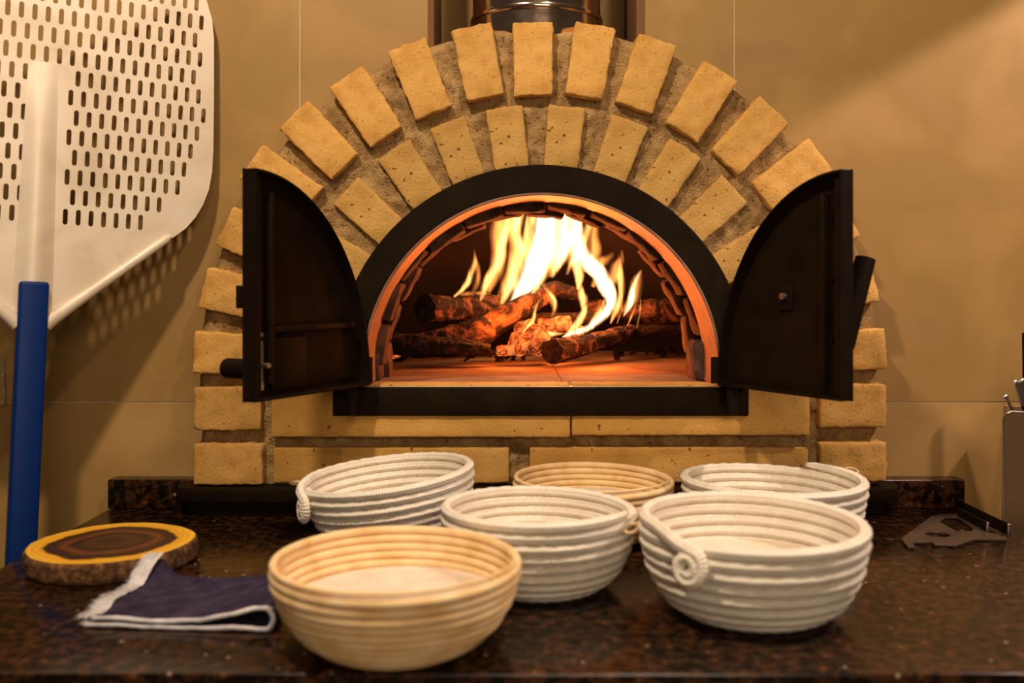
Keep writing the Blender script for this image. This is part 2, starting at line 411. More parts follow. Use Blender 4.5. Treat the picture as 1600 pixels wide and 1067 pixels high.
def brick(px, py, ang, L, W, proud=.009, mat='brick', taper=.93, depth=.05, seed=None, rad=.0036, rough_amp=1.5):
    """a brick whose face centre is at (px, py); L along the direction ang, W across it, both in pixels"""
    s = random.random()*100 if seed is None else seed
    hl, hw = L*YF/F/2, W*YF/F/2
    n = (max(3, int(hl/.004)), 1, max(3, int(hw/.004)))
    Vb, Fb = rbox(hl, depth/2, hw, rad, n)
    ca, sa = math.cos(ang), math.sin(ang); out = []
    for v in Vb:
        k = 1.0+(taper-1)*(.5-v.x/hl/2)
        x, y, z = v.x, v.y, v.z*k
        q = Vector((x*60+s, z*60, y*60+s))
        if v.y < 0:
            y += noise.noise(q*.8)*.0018*rough_amp
        edge = max(abs(v.x)/hl, abs(v.z)/hw)
        if edge > .8:
            e = (noise.fractal(q*1.6, 1, 2, 3)*.0022+noise.noise(q*7)*.0007)*rough_amp
            x += math.copysign(e, v.x) if abs(v.x)/hl > .85 else 0
            z += math.copysign(e, v.z) if abs(v.z)/hw > .8 else 0
        out.append(Vector((x*ca-z*sa, y, x*sa+z*ca)))
    c = Vector((fx(px), YF-proud+depth/2, fz(py)))
    o = mesh('brick', out, Fb, M[mat], None, True); o.location = c
    part(o); return o
AXP, AYP, ARP = 843, 576, 538
for (px, py) in [(833,94),(921,97),(1008,117),(1095,160),(1170,214),(1235,276),(748,99),(657,125),(573,168),(500,221),(441,285)]:
    brick(px, py, math.atan2(AYP-py, px-AXP)+random.uniform(-.015,.015), 112, 62, .010)
for deg in (26.0, 14.8, 3.4):
    a = math.radians(deg); brick(AXP+482*math.cos(a), AYP-482*math.sin(a), a, 112, 62, .010)
for deg in (155.5, 166.3, 177.2):
    a = math.radians(deg); brick(AXP+482*math.cos(a), AYP-482*math.sin(a), a, 112, 64, .010)
for (xa, xb, ya, yb) in [(307,410,605,670),(306,411,693,755),(1278,1381,600,666),(1279,1381,691,749)]:
    brick((xa+xb)/2, (ya+yb)/2, 0, xb-xa, yb-ya, .010, taper=1)
IXP, IYP = 845, 580
for deg in (84.4, 98.0, 110.6, 123.6, 137.2, 150.5, 164, 177, 70.4, 57.0, 43.2, 29.5, 16, 3):
    a = math.radians(deg)
    brick(IXP+366*math.cos(a), IYP-366*math.sin(a), a, 98, 58, .0035, 'brick_in', taper=.9, rough_amp=1.3)
for (xa, xb, ya, yb, pr) in [(427,890,600,681,.0130),(893,1261,600,678,.0135),(427,795,699,754,.001),(828,1262,699,754,.001)]:
    brick((xa+xb)/2, (ya+yb)/2, 0, xb-xa, yb-ya, pr, 'brick_long', taper=1, rad=.003, rough_amp=.7)
# black plinth under the masonry
def roundrect(x0, x1, y0, y1, r, n=8):
    P = []
    for (cx, cy, a0) in ((x1-r, y1-r, 0), (x0+r, y1-r, 90), (x0+r, y0+r, 180), (x1-r, y0+r, 270)):
        for i in range(n+1):
            a = math.radians(a0+90*i/n); P.append((cx+r*math.cos(a), cy+r*math.sin(a)))
    return P
part(plate('base_plate', roundrect(-.520, .600, 1.466, 1.545, .035), [], .022, M['black'], None, Matrix.Translation((0,0,.033)), .002))
part(plate('plinth', roundrect(-.505, .585, 1.478, 1.516, .018), [], .0215, M['black_soft'], None, Matrix.Translation((0,0,.0112)), .001))
# steel mouth: annular face, inner sleeve, orange-lit
def annulus(name, r0, r1, ya, yb, mat, a0=-.082, n=96, cx=OX, cz=OZ, bev=.002):
    prof = [(r0, yb), (r0, ya+bev), (r0+bev, ya), (r1-bev, ya), (r1, ya+bev), (r1, yb)]
    V = []; Fc = []
    for i in range(n+1):
        a = a0+(PI-2*a0)*i/n
        for r, y in prof: V.append((cx+r*math.cos(a), y, cz+r*math.sin(a)))
    m = len(prof)
    for i in range(n):
        for j in range(m):
            p = i*m+j; q = i*m+(j+1) % m; Fc.append((p, q, q+m, p+m))
    Fc += [tuple(range(m)), tuple(n*m+k for k in reversed(range(m)))]
    return part(smooth_angle(fix_normals(mesh(name, V, Fc, mat, None)), 35))
annulus('mouth_frame', .2715, .3145, 1.455, 1.505, M['black'])
annulus('mouth_lip', .2675, .2718, 1.450, 1.565, M['rim'], bev=.0012)
sill = part(box('sill', fx(520,1.474), fx(1170,1.474), 1.472, 1.50, fz(650,1.474), .1975, M['black'], None, .0025))
part(box('sill_edge', OX-.272, OX+.272, 1.4725, 1.486, .1978, .1992, M['plaque'], None, .0005))
for s in (-1, 1):
    part(box('hinge_plate', OX+s*.262-.007, OX+s*.262+.007, 1.4475, 1.4495, .206, .246, M['black'], None, .0008))
    part(tube('hinge_pin', [(OX+s*.285, 1.437, .160), (OX+s*.285, 1.437, .2)], .008, M['black'], None, 14))
# hearth of separate slabs
for i in range(2):
    for j in range(3):
        xa = -.42+.42*i+.0; 
        x0h, x1h = ((-.40, .0815), (.0825, .50))[i]
        ya, yb = ((1.4865, 1.652), (1.653, 2.02), (2.021, 2.40))[j]
        if j == 0: x0h, x1h = max(x0h, OX-.268), min(x1h, OX+.268)
        part(box('hearth_tile', x0h, x1h, ya, yb, .150, .198+random.uniform(-.0006,.0004), M['hearth'], None, .0015))
# vault bricks behind the sleeve
for row, yc in ((0, 1.60), (1, 1.665)):
    for i in range(12):
        a = math.radians(2+186*(i+(.5 if row else 0))/12)
        if a > math.radians(184): continue
        r = .262+.034+random.uniform(-.010, .004)-(.002 if row else 0)
        Vb, Fb = rbox(.034, .031, .0325, .004, (4,3,4)); s = random.random()*50
        ca, sa = math.cos(a), math.sin(a); rot = random.uniform(-.07, .07); out = []
        for v in Vb:
            v = v + Vector(noise.noise_vector(v*70+Vector((s,s,s))))*.004
            x, z = v.x, v.z*(1-.0*v.x)
            aa = a+rot; out.append(Vector((x*math.cos(aa)-z*math.sin(aa), v.y, x*math.sin(aa)+z*math.cos(aa))))
        o = mesh('vault_brick', out, Fb, M['vault'], None, True); o.location = (OX+r*ca, yc+random.uniform(-.004,.004), OZ+r*sa); part(o)
for s in (-1, 1):                              # jamb bricks under the springing
    Vb, Fb = rbox(.03, .066, .022, .003, (3,3,3))
    o = mesh('vault_brick', [v+Vector(noise.noise_vector(v*60))*.002 for v in Vb], Fb, M['vault'], None, True); o.location = (OX+s*.292, 1.632, .2205); part(o)
# dome
V = []; Fc = []
DY = 1.95; nu, nv = 64, 20
for j in range(nv+1):
    e = PI/2*j/nv
    for i in range(nu):
        a = 2*PI*i/nu; k = 1+.02*noise.noise(Vector((math.cos(a)*4, math.sin(a)*4, e*4)))
        V.append((OX+.45*k*math.cos(e)*math.cos(a), DY+.42*k*math.cos(e)*math.sin(a), .19+.385*k*math.sin(e)))
for j in range(nv):
    for i in range(nu):
        q = (j*nu+i, j*nu+(i+1)%nu, (j+1)*nu+(i+1)%nu, (j+1)*nu+i)
        if min(V[t][1] for t in q) < 1.685: continue
        Fc.append(q)
part(mesh('dome', V, Fc, M['dome'], None, True))
V = []; Fc = []
for i in range(61):
    a = -.1+(PI+.2)*i/60
    for r in (.275, .44): V.append((OX+r*math.cos(a), 1.698, OZ+r*math.sin(a)))
for i in range(60): Fc.append((i*2, i*2+1, i*2+3, i*2+2))
part(mesh('dome_front', V, Fc, M['dome'], None))

# ------------------------------------------------------------------ oven doors (parts of the oven)
W_, HB = .249, .300
def door(hinge, d, n, left):
    d = Vector((d[0], d[1], 0)).normalized(); n = Vector((n[0], n[1], 0)).normalized(); up = Vector((0,0,1))
    o0 = Vector((hinge[0], hinge[1], .2035))
    # local x runs from the hinge to the tall edge, y up, z out of the visible face
    B = basis(o0, d, up, n)
    def q_(a): return (W_-W_*math.cos(a), HB*math.sin(a))
    curve = [(W_*(1-math.cos(PI/2*i/28)), HB*math.sin(PI/2*i/28)) for i in range(29)]
    outline = [(W_, 0)] + list(reversed(curve))
    leaf = plate('door', outline, [], .004, M['black'], None, B@Matrix.Translation((0,0,-.010)), .0008)
    part(leaf)
    def sub(o): o.parent = leaf; return o
    def lbox(name, x0, x1, y0, y1, z0, z1, mat, rad=.001):
        o = box(name, x0, x1, y0, y1, z0, z1, mat, None, rad); o.data.transform(B); return sub(o)
    inner = [(W_+(x-W_)*(1-.016/W_)-.0035, .0035+y*(1-.010/HB)) for x, y in outline]
    def offs(k): return [(W_-k+(x-W_)*((W_-2*k)/W_), k+y*((HB-2*k)/HB)) for x, y in outline]
    oa, ob = offs(0.0), offs(.0035); VV = []; FF = []
    for (xa, ya), (xb, yb) in zip(oa, ob): VV += [(xa, ya, -.008), (xa, ya, .010), (xb, yb, .010), (xb, yb, -.008)]
    for i in range(len(oa)):
        p = i*4; q = ((i+1) % len(oa))*4
        for k in range(4): FF.append((p+k, p+(k+1) % 4, q+(k+1) % 4, q+k))
    fl_ = smooth_angle(mesh('flange', VV, FF, M['black_soft']), 30); fl_.data.transform(B); fix_normals(fl_); sub(fl_)
    lbox('overlap_strip', W_-.040, W_-.034, .02, HB-.028, -.008, .006, M['black'], .001)
    lbox('edge_bar', W_-.017, W_-.008, .006, HB-.010, -.008, .004, M['black'], .001)
    for z in (.08, .16, .24):
        b_ = tube('rivet', [(W_-.028, z, -.008), (W_-.028, z, -.003)], .0028, M['black'], None, 10); b_.data.transform(B); sub(b_)
    if left:
        lbox('vent_bar', .028, W_-.034, .088, .096, -.008, .004, M['black'], .0015)
        lbox('vent_cover', .030, W_-.075, .012, .088, -.008, -.004, M['black'], .001)
        lbox('vent_cover', W_-.115, W_-.046, .010, .080, -.005, -.002, M['black'], .001)
        s = lbox('vent_slot', W_-.0325, W_-.028, .012, .088, -.008, -.005, M['plaque'], .0005)
        for x in (.04, .12, .20):
            b_ = tube('rivet', [(x, .092, .003), (x, .092, .006)], .003, M['black'], None, 10); b_.data.transform(B); sub(b_)
        b_ = tube('knob', [(W_-.030, .045, -.008), (W_-.030, .045, .006)], .0035, M['plaque'], None, 10); b_.data.transform(B); sub(b_)
        b_ = tube('handle', [(W_-.022, .040, -.012), (W_-.022, .040, -.058), (W_-.022, .040, -.061)], [.0135, .0135, .0125], M['black_soft'], None, 20); b_.data.transform(B); sub(b_)
        lbox('latch_plate', W_-.004, W_+.004, .120, .150, -.020, -.012, M['black'], .001)
    else:
        b_ = tube('bolt', [(W_-.115, .135, -.008), (W_-.115, .135, .001)], .0045, M['plaque'], None, 12); b_.data.transform(B); sub(b_)
        lbox('bolt_plate', W_-.128, W_-.100, .115, .150, -.008, -.005, M['black'], .001)
        b_ = tube('handle_stem', [(W_-.018, .095, -.012), (W_-.018, .095, -.03)], .007, M['black_soft'], None, 14); b_.data.transform(B); sub(b_)
        P = [(W_-.020, .070, -.018), (W_-.018, .186, -.056)]
        V, Fc = tube_data(P, .0135, 22, caps=False)
        n0 = len(V); ax = (Vector(P[1])-Vector(P[0])).normalized()
        V2, F2 = tube_data([Vector(P[1]), Vector(P[1])-ax*.02], .0085, 22, caps=False)
        V += V2; Fc += [tuple(i+n0 for i in f) for f in F2]
        for k in range(22): Fc.append((22+k, 22+(k+1)%22, n0+(k+1)%22, n0+k))
        Fc.append(tuple(range(22))); Fc.append(tuple(n0+22+k for k in range(22)))
        b_ = smooth_angle(fix_normals(mesh('handle', V, Fc, M['black_soft'])), 40); b_.data.transform(B); sub(b_)
    return leaf
door((-.222, 1.452), (-.119, -.23), (.888, -.459), True)
W_ = .238
door((.318, 1.452), (.122, -.22), (-.875, -.485), False)

# ------------------------------------------------------------------ flue pipe
fy, fr = 1.602, .1062
flue = empty('flue_pipe', (fx(838,1.602), fy, .765), 'shiny stainless steel flue pipe rising behind the crown of the oven', 'flue')
zr = H+(450-36)*fy/F
c0 = (fx(838,1.602)-0, fy, 0)
o = lathe('pipe_section', [(fr-.001, .748), (fr-.001, zr-.004)], M['steel'], None, 72, c0); o.parent = flue; o.matrix_parent_inverse = Matrix.Translation(-flue.location)
o = lathe('collar', [(fr, zr-.005), (fr+.003, zr-.004), (fr+.0042, zr-.001), (fr+.003, zr+.003), (fr, zr+.004)], M['steel'], None, 72, c0); o.parent = flue; o.matrix_parent_inverse = Matrix.Translation(-flue.location)
o = lathe('pipe_section', [(fr, zr+.004), (fr, zr+.045), (fr+.0015, zr+.048), (fr, zr+.051), (fr, 1.99)], M['steel'], None, 72, c0); o.parent = flue; o.matrix_parent_inverse = Matrix.Translation(-flue.location)

# ------------------------------------------------------------------ peel leaning against the wall, left of the worktop
yaw = math.radians(32); pu0 = Vector((math.cos(yaw), math.sin(yaw), 0)); pb = at(33, 850, 1.365)
rot = math.radians(1.9); pv = (Vector((0,.02,1)).normalized()*math.cos(rot)+pu0*math.sin(rot)).normalized()
pu = (pu0-pv*pu0.dot(pv)).normalized(); pn = pu.cross(pv).normalized()
if pn.y > 0: pn = -pn
def peel_uv(px, py):                          # where the sight line through a pixel meets the peel's plane
    dr = Vector(((px-800)/F, 1, (450-py)/F)); o = Vector((0,0,H))
    t = (pb-o).dot(pn)/dr.dot(pn); p = o+dr*t-pb
    return p.dot(pu), p.dot(pv)
PB = basis(pb, pu, pv, pn)
peel = empty('pizza_peel', (pb+pv*(FLOOR-pb.z)/pv.z), 'perforated pale aluminium pizza peel with a blue square handle, leaning by the wall', 'peel')
def pp(o, xf=True):
    if xf: o.data.transform(PB)
    o.parent = peel; o.matrix_parent_inverse = Matrix.Translation(-peel.location); return o
right = [peel_uv(*p) for p in [(80,503),(110,480),(262,376),(272,370),(290,357),(305,340),(317,320),(326,297),(331,270),(333,235),(334,160),(334,60),(331,30),(323,2),(308,-25),(285,-45),(255,-56)]]
outline = right + [(-u, v) for u, v in reversed(right)]
c0_ = Vector(peel_uv(101.9, 338.7)); c6 = Vector(peel_uv(218.8, 353.8)); cb = Vector(peel_uv(106.3, 276.7))
pa = (c6-c0_).length/6; prow = (cb-c0_).length/2
def edge_dist(x, y):
    best = 9
    for i in range(len(outline)):
        a = Vector(outline[i]); b = Vector(outline[(i+1) % len(outline)]); ab = b-a
        t = max(0, min(1, (Vector((x,y))-a).dot(ab)/ab.length_squared)); best = min(best, (Vector((x,y))-a-ab*t).length)
    return best
def inside(x, y):
    c = False; n = len(outline)
    for i in range(n):
        x1, y1 = outline[i]; x2, y2 = outline[(i+1) % n]
        if (y1 > y) != (y2 > y) and x < (x2-x1)*(y-y1)/(y2-y1)+x1: c = not c
    return c
ridge_top = peel_uv(70, 98)[1]
holes = []
for r in range(0, 22):
    vy = c0_.y+r*prow
    for k in range(-30, 30):
        ux = c0_.x + k*pa - (pa/2 if r % 2 else 0)
        if abs(ux) > .30 or not inside(ux, vy) or edge_dist(ux, vy) < .0150: continue
        if r < 7 and abs(ux) > peel_uv((218.8,248,277,287,298,308,318)[r], 353-31*r)[0]+.005: continue
        if vy-.012 < ridge_top and -.021 < ux < .036-.006*(vy-c0_.y)/.25: continue
        hw, hh = .0034, .0118; P = []
        for i in range(5): a = PI*i/4; P.append((ux+hw*math.cos(a), vy+hh-hw+hw*math.sin(a)))
        for i in range(5): a = PI+PI*i/4; P.append((ux+hw*math.cos(a), vy-hh+hw+hw*math.sin(a)))
        holes.append(P)
bl_ = pp(plate('blade', outline, holes, .0022, M['alu'], None, None, 0))
bl_.data.polygons.foreach_set('use_smooth', [False]*len(bl_.data.polygons))
# raised spine, tapered, and the two folded flanges below the blade
hv = peel_uv(51, 440)[1]
V = []; Fc = []; nl = 16; na_ = 12
for i in range(nl+1):
    t = i/nl; v = hv-.06+(ridge_top-hv+.06)*t; wd = .0270-.007*t; ht = .0105*(1-t**4)+.0002
    for k in range(na_+1):
        a = k/na_*2-1; V.append((wd*a, v, .001+ht*(math.cos(a*PI)*.5+.5)**.6))
for i in range(nl):
    for k in range(na_):
        p = i*(na_+1)+k; Fc.append((p, p+1, p+na_+2, p+na_+1))
pp(mesh('spine', V, Fc, M['alu'], None, True))
for s in (1, -1):
    a = Vector(peel_uv(266, 369)); b = Vector(peel_uv(84, 496)); c_ = Vector(peel_uv(70, 508))
    P = [(s*a.x, a.y, .001)]
    for t in (.04, .15, .5, .85, 1): q = a.lerp(b, t); P.append((s*q.x, q.y, .005))
    P.append((s*c_.x, c_.y, .004))
    pp(tube('folded_flange', P, [.003, .0062, .0066, .007, .0085, .010, .0105], M['alu'], None, 12, squash=.75))
L0 = (FLOOR-pb.z)/pv.z
V, Fc = rbox(.0195, (hv-L0)/2, .0150, .005, (1,1,1))
pp(mesh('handle', [v+Vector((0, (hv+L0)/2, .004)) for v in V], Fc, M['blue'], None, True))

# wire hook hanging at the left edge
hook = tube('wire_hook', [at(4,560,1.53), at(4,600,1.53), at(7,615,1.53), at(8,628,1.53), at(5,634,1.53), at(-2,636,1.53), at(-14,636,1.53), at(-16,628,1.54)], .0012, M['utensil'], None, 8)
tag(hook, 'thin bent wire hook on the wall beside the blue handle', 'hook')

# ------------------------------------------------------------------ bannetons
def coil_bowl(name, label, cx, cy, R, h, rb, rr, mat, turns_end=0.0, curl=None, tilt=None, start=0.0, power=1.0, lift=.0008, braid=True, group='proofing baskets on the worktop', loop=None, floor=.47):
    root = empty(name, (cx, cy, 0), label, 'basket', group)
    # arc length table of the wall profile
    n = 200; prof = []
    Rc, hc = R-rr, h-rr
    for i in range(n+1):
        a = PI/2*i/n
        prof.append((rb+(Rc-rb)*math.sin(a)**power, rr+(hc-rr)*(1-math.cos(a))))
    cum = [0]
    for i in range(n): cum.append(cum[-1]+math.dist(prof[i], prof[i+1]))
    total = cum[-1]; pitch = rr*1.9; turns = total/pitch
    def at_s(s):
        s = max(0, min(total, s)); lo = 0
        import bisect
        lo = min(n-1, max(0, bisect.bisect_right(cum, s)-1)); f = (s-cum[lo])/max(1e-9, cum[lo+1]-cum[lo])
        return tuple(prof[lo][k]+(prof[lo+1][k]-prof[lo][k])*f for k in (0, 1))
    seg = 110; pts = []; N_ = int(turns*seg)
    for i in range(N_+1):
        th = start-2*PI*(turns-i/seg)          # ends at the angle `start`
        r, z = at_s(i/seg*pitch)
        wob = .0006*math.sin(th*2.3+i*.004)
        pts.append(Vector(((r+wob)*math.cos(th), (r+wob)*math.sin(th), z)))
    if curl:                                   # rope end: over the edge, down the outside, rolled into a spiral
        cth, cz, cr = curl
        e = Vector((math.cos(cth), math.sin(cth), 0)); tg = Vector((-math.sin(cth), math.cos(cth), 0)); up = Vector((0,0,1))
        rs = at_s(total-pitch*2.2)[0]+rr*2.1
        cc = e*(rs) + up*cz
        m = 46
        a0 = 1.0
        ring = []
        for i in range(m+1):
            t = i/m; a = a0 - t*PI*3.1; q = cr*(1-.72*t)
            ring.append(cc + tg*q*math.cos(a)*1.0 + up*q*math.sin(a) + e*(rr*.15*t - .10*(q*math.sin(a))))
        last = pts[-1]
        mid = []
        # leave the rim a little before the curl
        for i in range(1, 10):
            t = i/10; s_ = t*t*(3-2*t)
            p = last.lerp(ring[0], t); p += e*rr*1.1*math.sin(PI*t)+up*rr*.9*math.sin(PI*t)*(1-t)
            mid.append(p)
        pts += mid+ring
    rads = [rr]*len(pts)
    if not braid:
        for i in range(70): rads[-1-i] = rr*(.25+.75*i/70)
    if not curl and braid:
        for i in range(8): rads[-1-i] = rr*(.5+.5*(i/8)**.5)
    V, Fc = tube_data(pts, rads, 10, True, wob=(lambda i, k: 1+(.075*math.sin(i*1.9+k*PI*.6) if braid else 0.0)))
    o = mesh('coiled_rope' if braid else 'coiled_cane', V, Fc, mat, root, True)
    uvl = o.data.uv_layers.new(name='UVMap'); acc = [0]
    for i in range(len(pts)-1): acc.append(acc[-1]+(pts[i+1]-pts[i]).length)
    me = o.data; k10 = 10
    co = [0.0]*(2*len(me.loops))
    for p in me.polygons:
        if len(p.vertices) != 4: continue
        wrap = any(v % k10 == k10-1 for v in p.vertices) and any(v % k10 == 0 for v in p.vertices)
        for li in p.loop_indices:
            v = me.loops[li].vertex_index; kk = v % k10
            if wrap and kk == 0: kk = k10
            co[2*li] = acc[v//k10]; co[2*li+1] = kk/k10*2*PI
    uvl.data.foreach_set('uv', co)
    # base disc with flour inside
    b = lathe('base', [(0, .001), (rb+rr*.2, .001), (rb+rr*.6, rr*.6), (rb+rr*.3, rr*1.3), (rb-.004, rr*1.75), (0, rr*1.8)], M['flour'] if not braid else M['flour'], root, 64)
    fz_ = h*floor; ri = min(prof, key=lambda q: abs(q[1]-fz_))[0]-rr*.35
    lathe('floured_liner', [(ri-.006, fz_-.004), (ri, fz_-.001), (ri-.002, fz_+.0008), (ri*.85, fz_+.0012), (ri*.5, fz_), (0, fz_-.001)], M['flour'], root, 64)
    if loop:
        a, z, out, sz = loop
        e = Vector((math.cos(a), math.sin(a), 0)); tg = Vector((-math.sin(a), math.cos(a), 0))
        P = []
        for i in range(17):
            q = 2*PI*i/16; P.append(e*(R+out*(1-math.cos(q))/2-.003) + tg*sz*math.sin(q)*.5 + Vector((0,0,z+.003*math.sin(q))))
        o2 = tube('hanging_loop', P, .0018, M['ribbon'], root, 8)
    if tilt:
        root.rotation_euler = (tilt[0], tilt[1], 0)
    root.location.z = lift
    return root
coil_bowl('proofing_basket', 'tan cane proofing basket with a floured base, nearest the worktop edge', -.1122, .935, .1225, .095, .046, .0046, M['cane'], braid=False, power=1.0, start=-.12, floor=.50)
coil_bowl('proofing_basket', 'white rope proofing basket with a curled rope end, biggest of the baskets', .2590, 1.037, .1225, .109, .056, .0068, M['rope'], start=math.radians(196), curl=(math.radians(228), .074, .0165), power=.85)
coil_bowl('proofing_basket', 'round white rope proofing basket in the middle with a beige end loop on its side', .0315, 1.127, .1155, .103, .052, .0064, M['rope'], start=math.radians(-25), power=.85, loop=(math.radians(-32), .083, .014, .020))
coil_bowl('proofing_basket', 'tilted white rope proofing basket with a knotted end, in front of the left oven door', -.1600, 1.325, .1185, .097, .062, .0062, M['rope'], start=math.radians(190), curl=(math.radians(208), .062, .015), tilt=(0, math.radians(-6.5)), lift=.0084, power=.85, loop=(math.radians(176), .086, .024, .016))
coil_bowl('proofing_basket', 'shallow tan cane proofing basket directly below the middle of the oven sill', .1140, 1.352, .1135, .091, .060, .0046, M['cane'], braid=False, power=.9, start=-.3, floor=.52)
coil_bowl('proofing_basket', 'white rope proofing basket with a small yellow tag, beside the lower right oven bricks', .3525, 1.305, .1237, .100, .066, .0066, M['rope'], start=math.radians(52), curl=None, power=.85, tilt=(0, math.radians(1.2)), lift=.0015, loop=(math.radians(20), .094, .020, .012))

# ------------------------------------------------------------------ wood slice
def wood_mat():
    m, nt, b = new_mat('wood_slice_top'); L = nt.links
    tc = N(nt, 'ShaderNodeTexCoord'); mp = N(nt, 'ShaderNodeMapping'); mp.inputs['Scale'].default_value = (1/.105, 1/.105, 0)
    L.new(tc.outputs['Object'], mp.inputs[0])
    nz = N(nt, 'ShaderNodeTexNoise', Scale=1.6, Detail=4.0); L.new(mp.outputs[0], nz.inputs['Vector'])
    ln = N(nt, 'ShaderNodeVectorMath', operation='LENGTH'); L.new(mp.outputs[0], ln.inputs[0])
    s = N(nt, 'ShaderNodeMath', operation='MULTIPLY_ADD'); s.inputs[1].default_value = .34; s.inputs[2].default_value = -.17; L.new(nz.outputs['Fac'], s.inputs[0])
    a = N(nt, 'ShaderNodeMath', operation='ADD'); L.new(ln.outputs['Value'], a.inputs[0]); L.new(s.outputs[0], a.inputs[1])
    r = ramp(nt, [(0, (.035,.014,.006)), (.30,(.075,.028,.010)), (.40,(.02,.008,.004)), (.50,(.17,.05,.012)), (.60,(.045,.016,.007)), (.72,(.04,.014,.006)), (.75,(.80,.38,.012)), (.95,(.88,.50,.04))])
    L.new(a.outputs[0], r.inputs[0])
    rg = N(nt, 'ShaderNodeMath', operation='MULTIPLY'); rg.inputs[1].default_value = 90.0; L.new(a.outputs[0], rg.inputs[0])
    sn = N(nt, 'ShaderNodeMath', operation='SINE'); L.new(rg.outputs[0], sn.inputs[0])
    mr = N(nt, 'ShaderNodeMapRange'); mr.inputs[1].default_value = -1; mr.inputs[3].default_value = .85; mr.inputs[4].default_value = 1.08; L.new(sn.outputs[0], mr.inputs[0])
    mx = N(nt, 'ShaderNodeMixRGB', blend_type='MULTIPLY'); mx.inputs[0].default_value = 1; L.new(r.outputs[0], mx.inputs[1]); L.new(mr.outputs[0], mx.inputs[2])
    L.new(mx.outputs[0], b.inputs['Base Color']); b.inputs['Roughness'].default_value = .45
    return m
M['bark'] = noisy('bark', [(.3,(.03,.014,.007)), (.5,(.12,.055,.02)), (.7,(.30,.15,.05))], 90, .95, 8, .5, .9, 260, .003)
sl = empty('wood_slice', (-.509, 1.222, 0), 'round bark-edged wood slice with a yellow rim and dark heart, half under the napkin', 'board')
def sr(a): return .1015*(1+.035*noise.noise(Vector((math.cos(a)*1.3, math.sin(a)*1.3, 2.0)))+.012*noise.noise(Vector((math.cos(a)*6, math.sin(a)*6, 7))))
SLZ = .027
V = []; Fc = []; n = 120
for z, k, jit in ((.0005,.955,0), (.003,.985,1), (.009,1.0,1), (.015,.995,1), (.021,1.0,1), (.0262,.985,1), (SLZ,.965,0)):
    for i in range(n):
        a = 2*PI*i/n; r = sr(a)*k
        if jit: r += noise.fractal(Vector((math.cos(a)*22, math.sin(a)*22, z*160)), 1, 2, 3)*.0028
        V.append((r*math.cos(a), r*math.sin(a), z))
for j in range(6):
    for i in range(n): a_ = j*n+i; b_ = j*n+(i+1) % n; Fc.append((a_, b_, b_+n, a_+n))
Fc.append(tuple(reversed(range(n))))
mesh('bark', V, Fc, M['bark'], sl, True)
V = [(0,0,SLZ+.0004)]+[(sr(2*PI*i/n)*.972*math.cos(2*PI*i/n), sr(2*PI*i/n)*.972*math.sin(2*PI*i/n), SLZ) for i in range(n)]
mesh('top', V, [(0, 1+i, 1+(i+1) % n) for i in range(n)], wood_mat(), sl, True)

# ------------------------------------------------------------------ napkin: folded sheet draped over the slice
def cloth_mat(name, stops, thread):
    m = noisy(name, stops, 60, .95, 6, .2, .6, 900, .001, spec=.15); return m
M['navy'] = cloth_mat('navy_cloth', [(.3,(.018,.014,.028)), (.5,(.032,.024,.050)), (.7,(.050,.040,.075))], 1)
M['fray'] = cloth_mat('frayed_white_thread', [(.3,(.45,.44,.47)), (.7,(.80,.78,.78))], 1)
nap = empty('cloth_napkin', (-.35, 1.05, 0), 'folded dark navy cloth napkin with frayed white edges, lying partly on the wood slice', 'napkin')
FL, FR, BL, BR = Vector((-.444, .990)), Vector((-.243, .974)), Vector((-.430, 1.150)), Vector((-.262, 1.128))
def nap_xy(s, t):
    w_ = .004*math.sin(t*7+1)+.003*math.sin(t*13)
    a = FL.lerp(FR, s); b = BL.lerp(BR, s); p = a.lerp(b, t); p.x += w_*(1-s)*.9; return p
def lift_at(p):
    d = (p-Vector((-.512, 1.222))).length
    k = max(0, min(1, (.140-d)/.034)); return (SLZ+.002)*k*k*(3-2*k)
path = []                                       # cross-section: under layer, loop at the free side, upper layer
for i in range(31): s = i/30; path.append((s*.96-.02*0, .0022+.0016*max(0, math.sin(s*9))*(.3+.7*s)))
for i in range(1, 12): a = -PI/2+PI*i/12; path.append((.955+.050*math.cos(a), .0135+.0113*math.sin(a)))
for i in range(31):
    s = 1-i/30; path.append((s*.955+.045, .0248*max(.36, min(1, .36+.64*((s-.60)/.3) if s > .60 else .36))+.0010*math.sin(s*13)))
def nap_pt(c, t, off=0.0):
    s, z = c; p = nap_xy(s, t)
    fade = 1-.45*t
    return Vector((p.x, p.y, z*fade+.001+lift_at(p)+off+.0008*noise.noise(Vector((p.x*40, p.y*40, z*60)))))
nt_ = 44; V = []; Fc = []
for c in path:
    for j in range(nt_+1): V.append(nap_pt(c, j/nt_))
for i in range(len(path)-1):
    for j in range(nt_): a_ = i*(nt_+1)+j; Fc.append((a_, a_+1, a_+nt_+2, a_+nt_+1))
cl = mesh('cloth', [v-nap.location for v in V], Fc, M['navy'], nap, True)
sm = cl.modifiers.new('thick', 'SOLIDIFY'); sm.thickness = .0014; sm.offset = 0
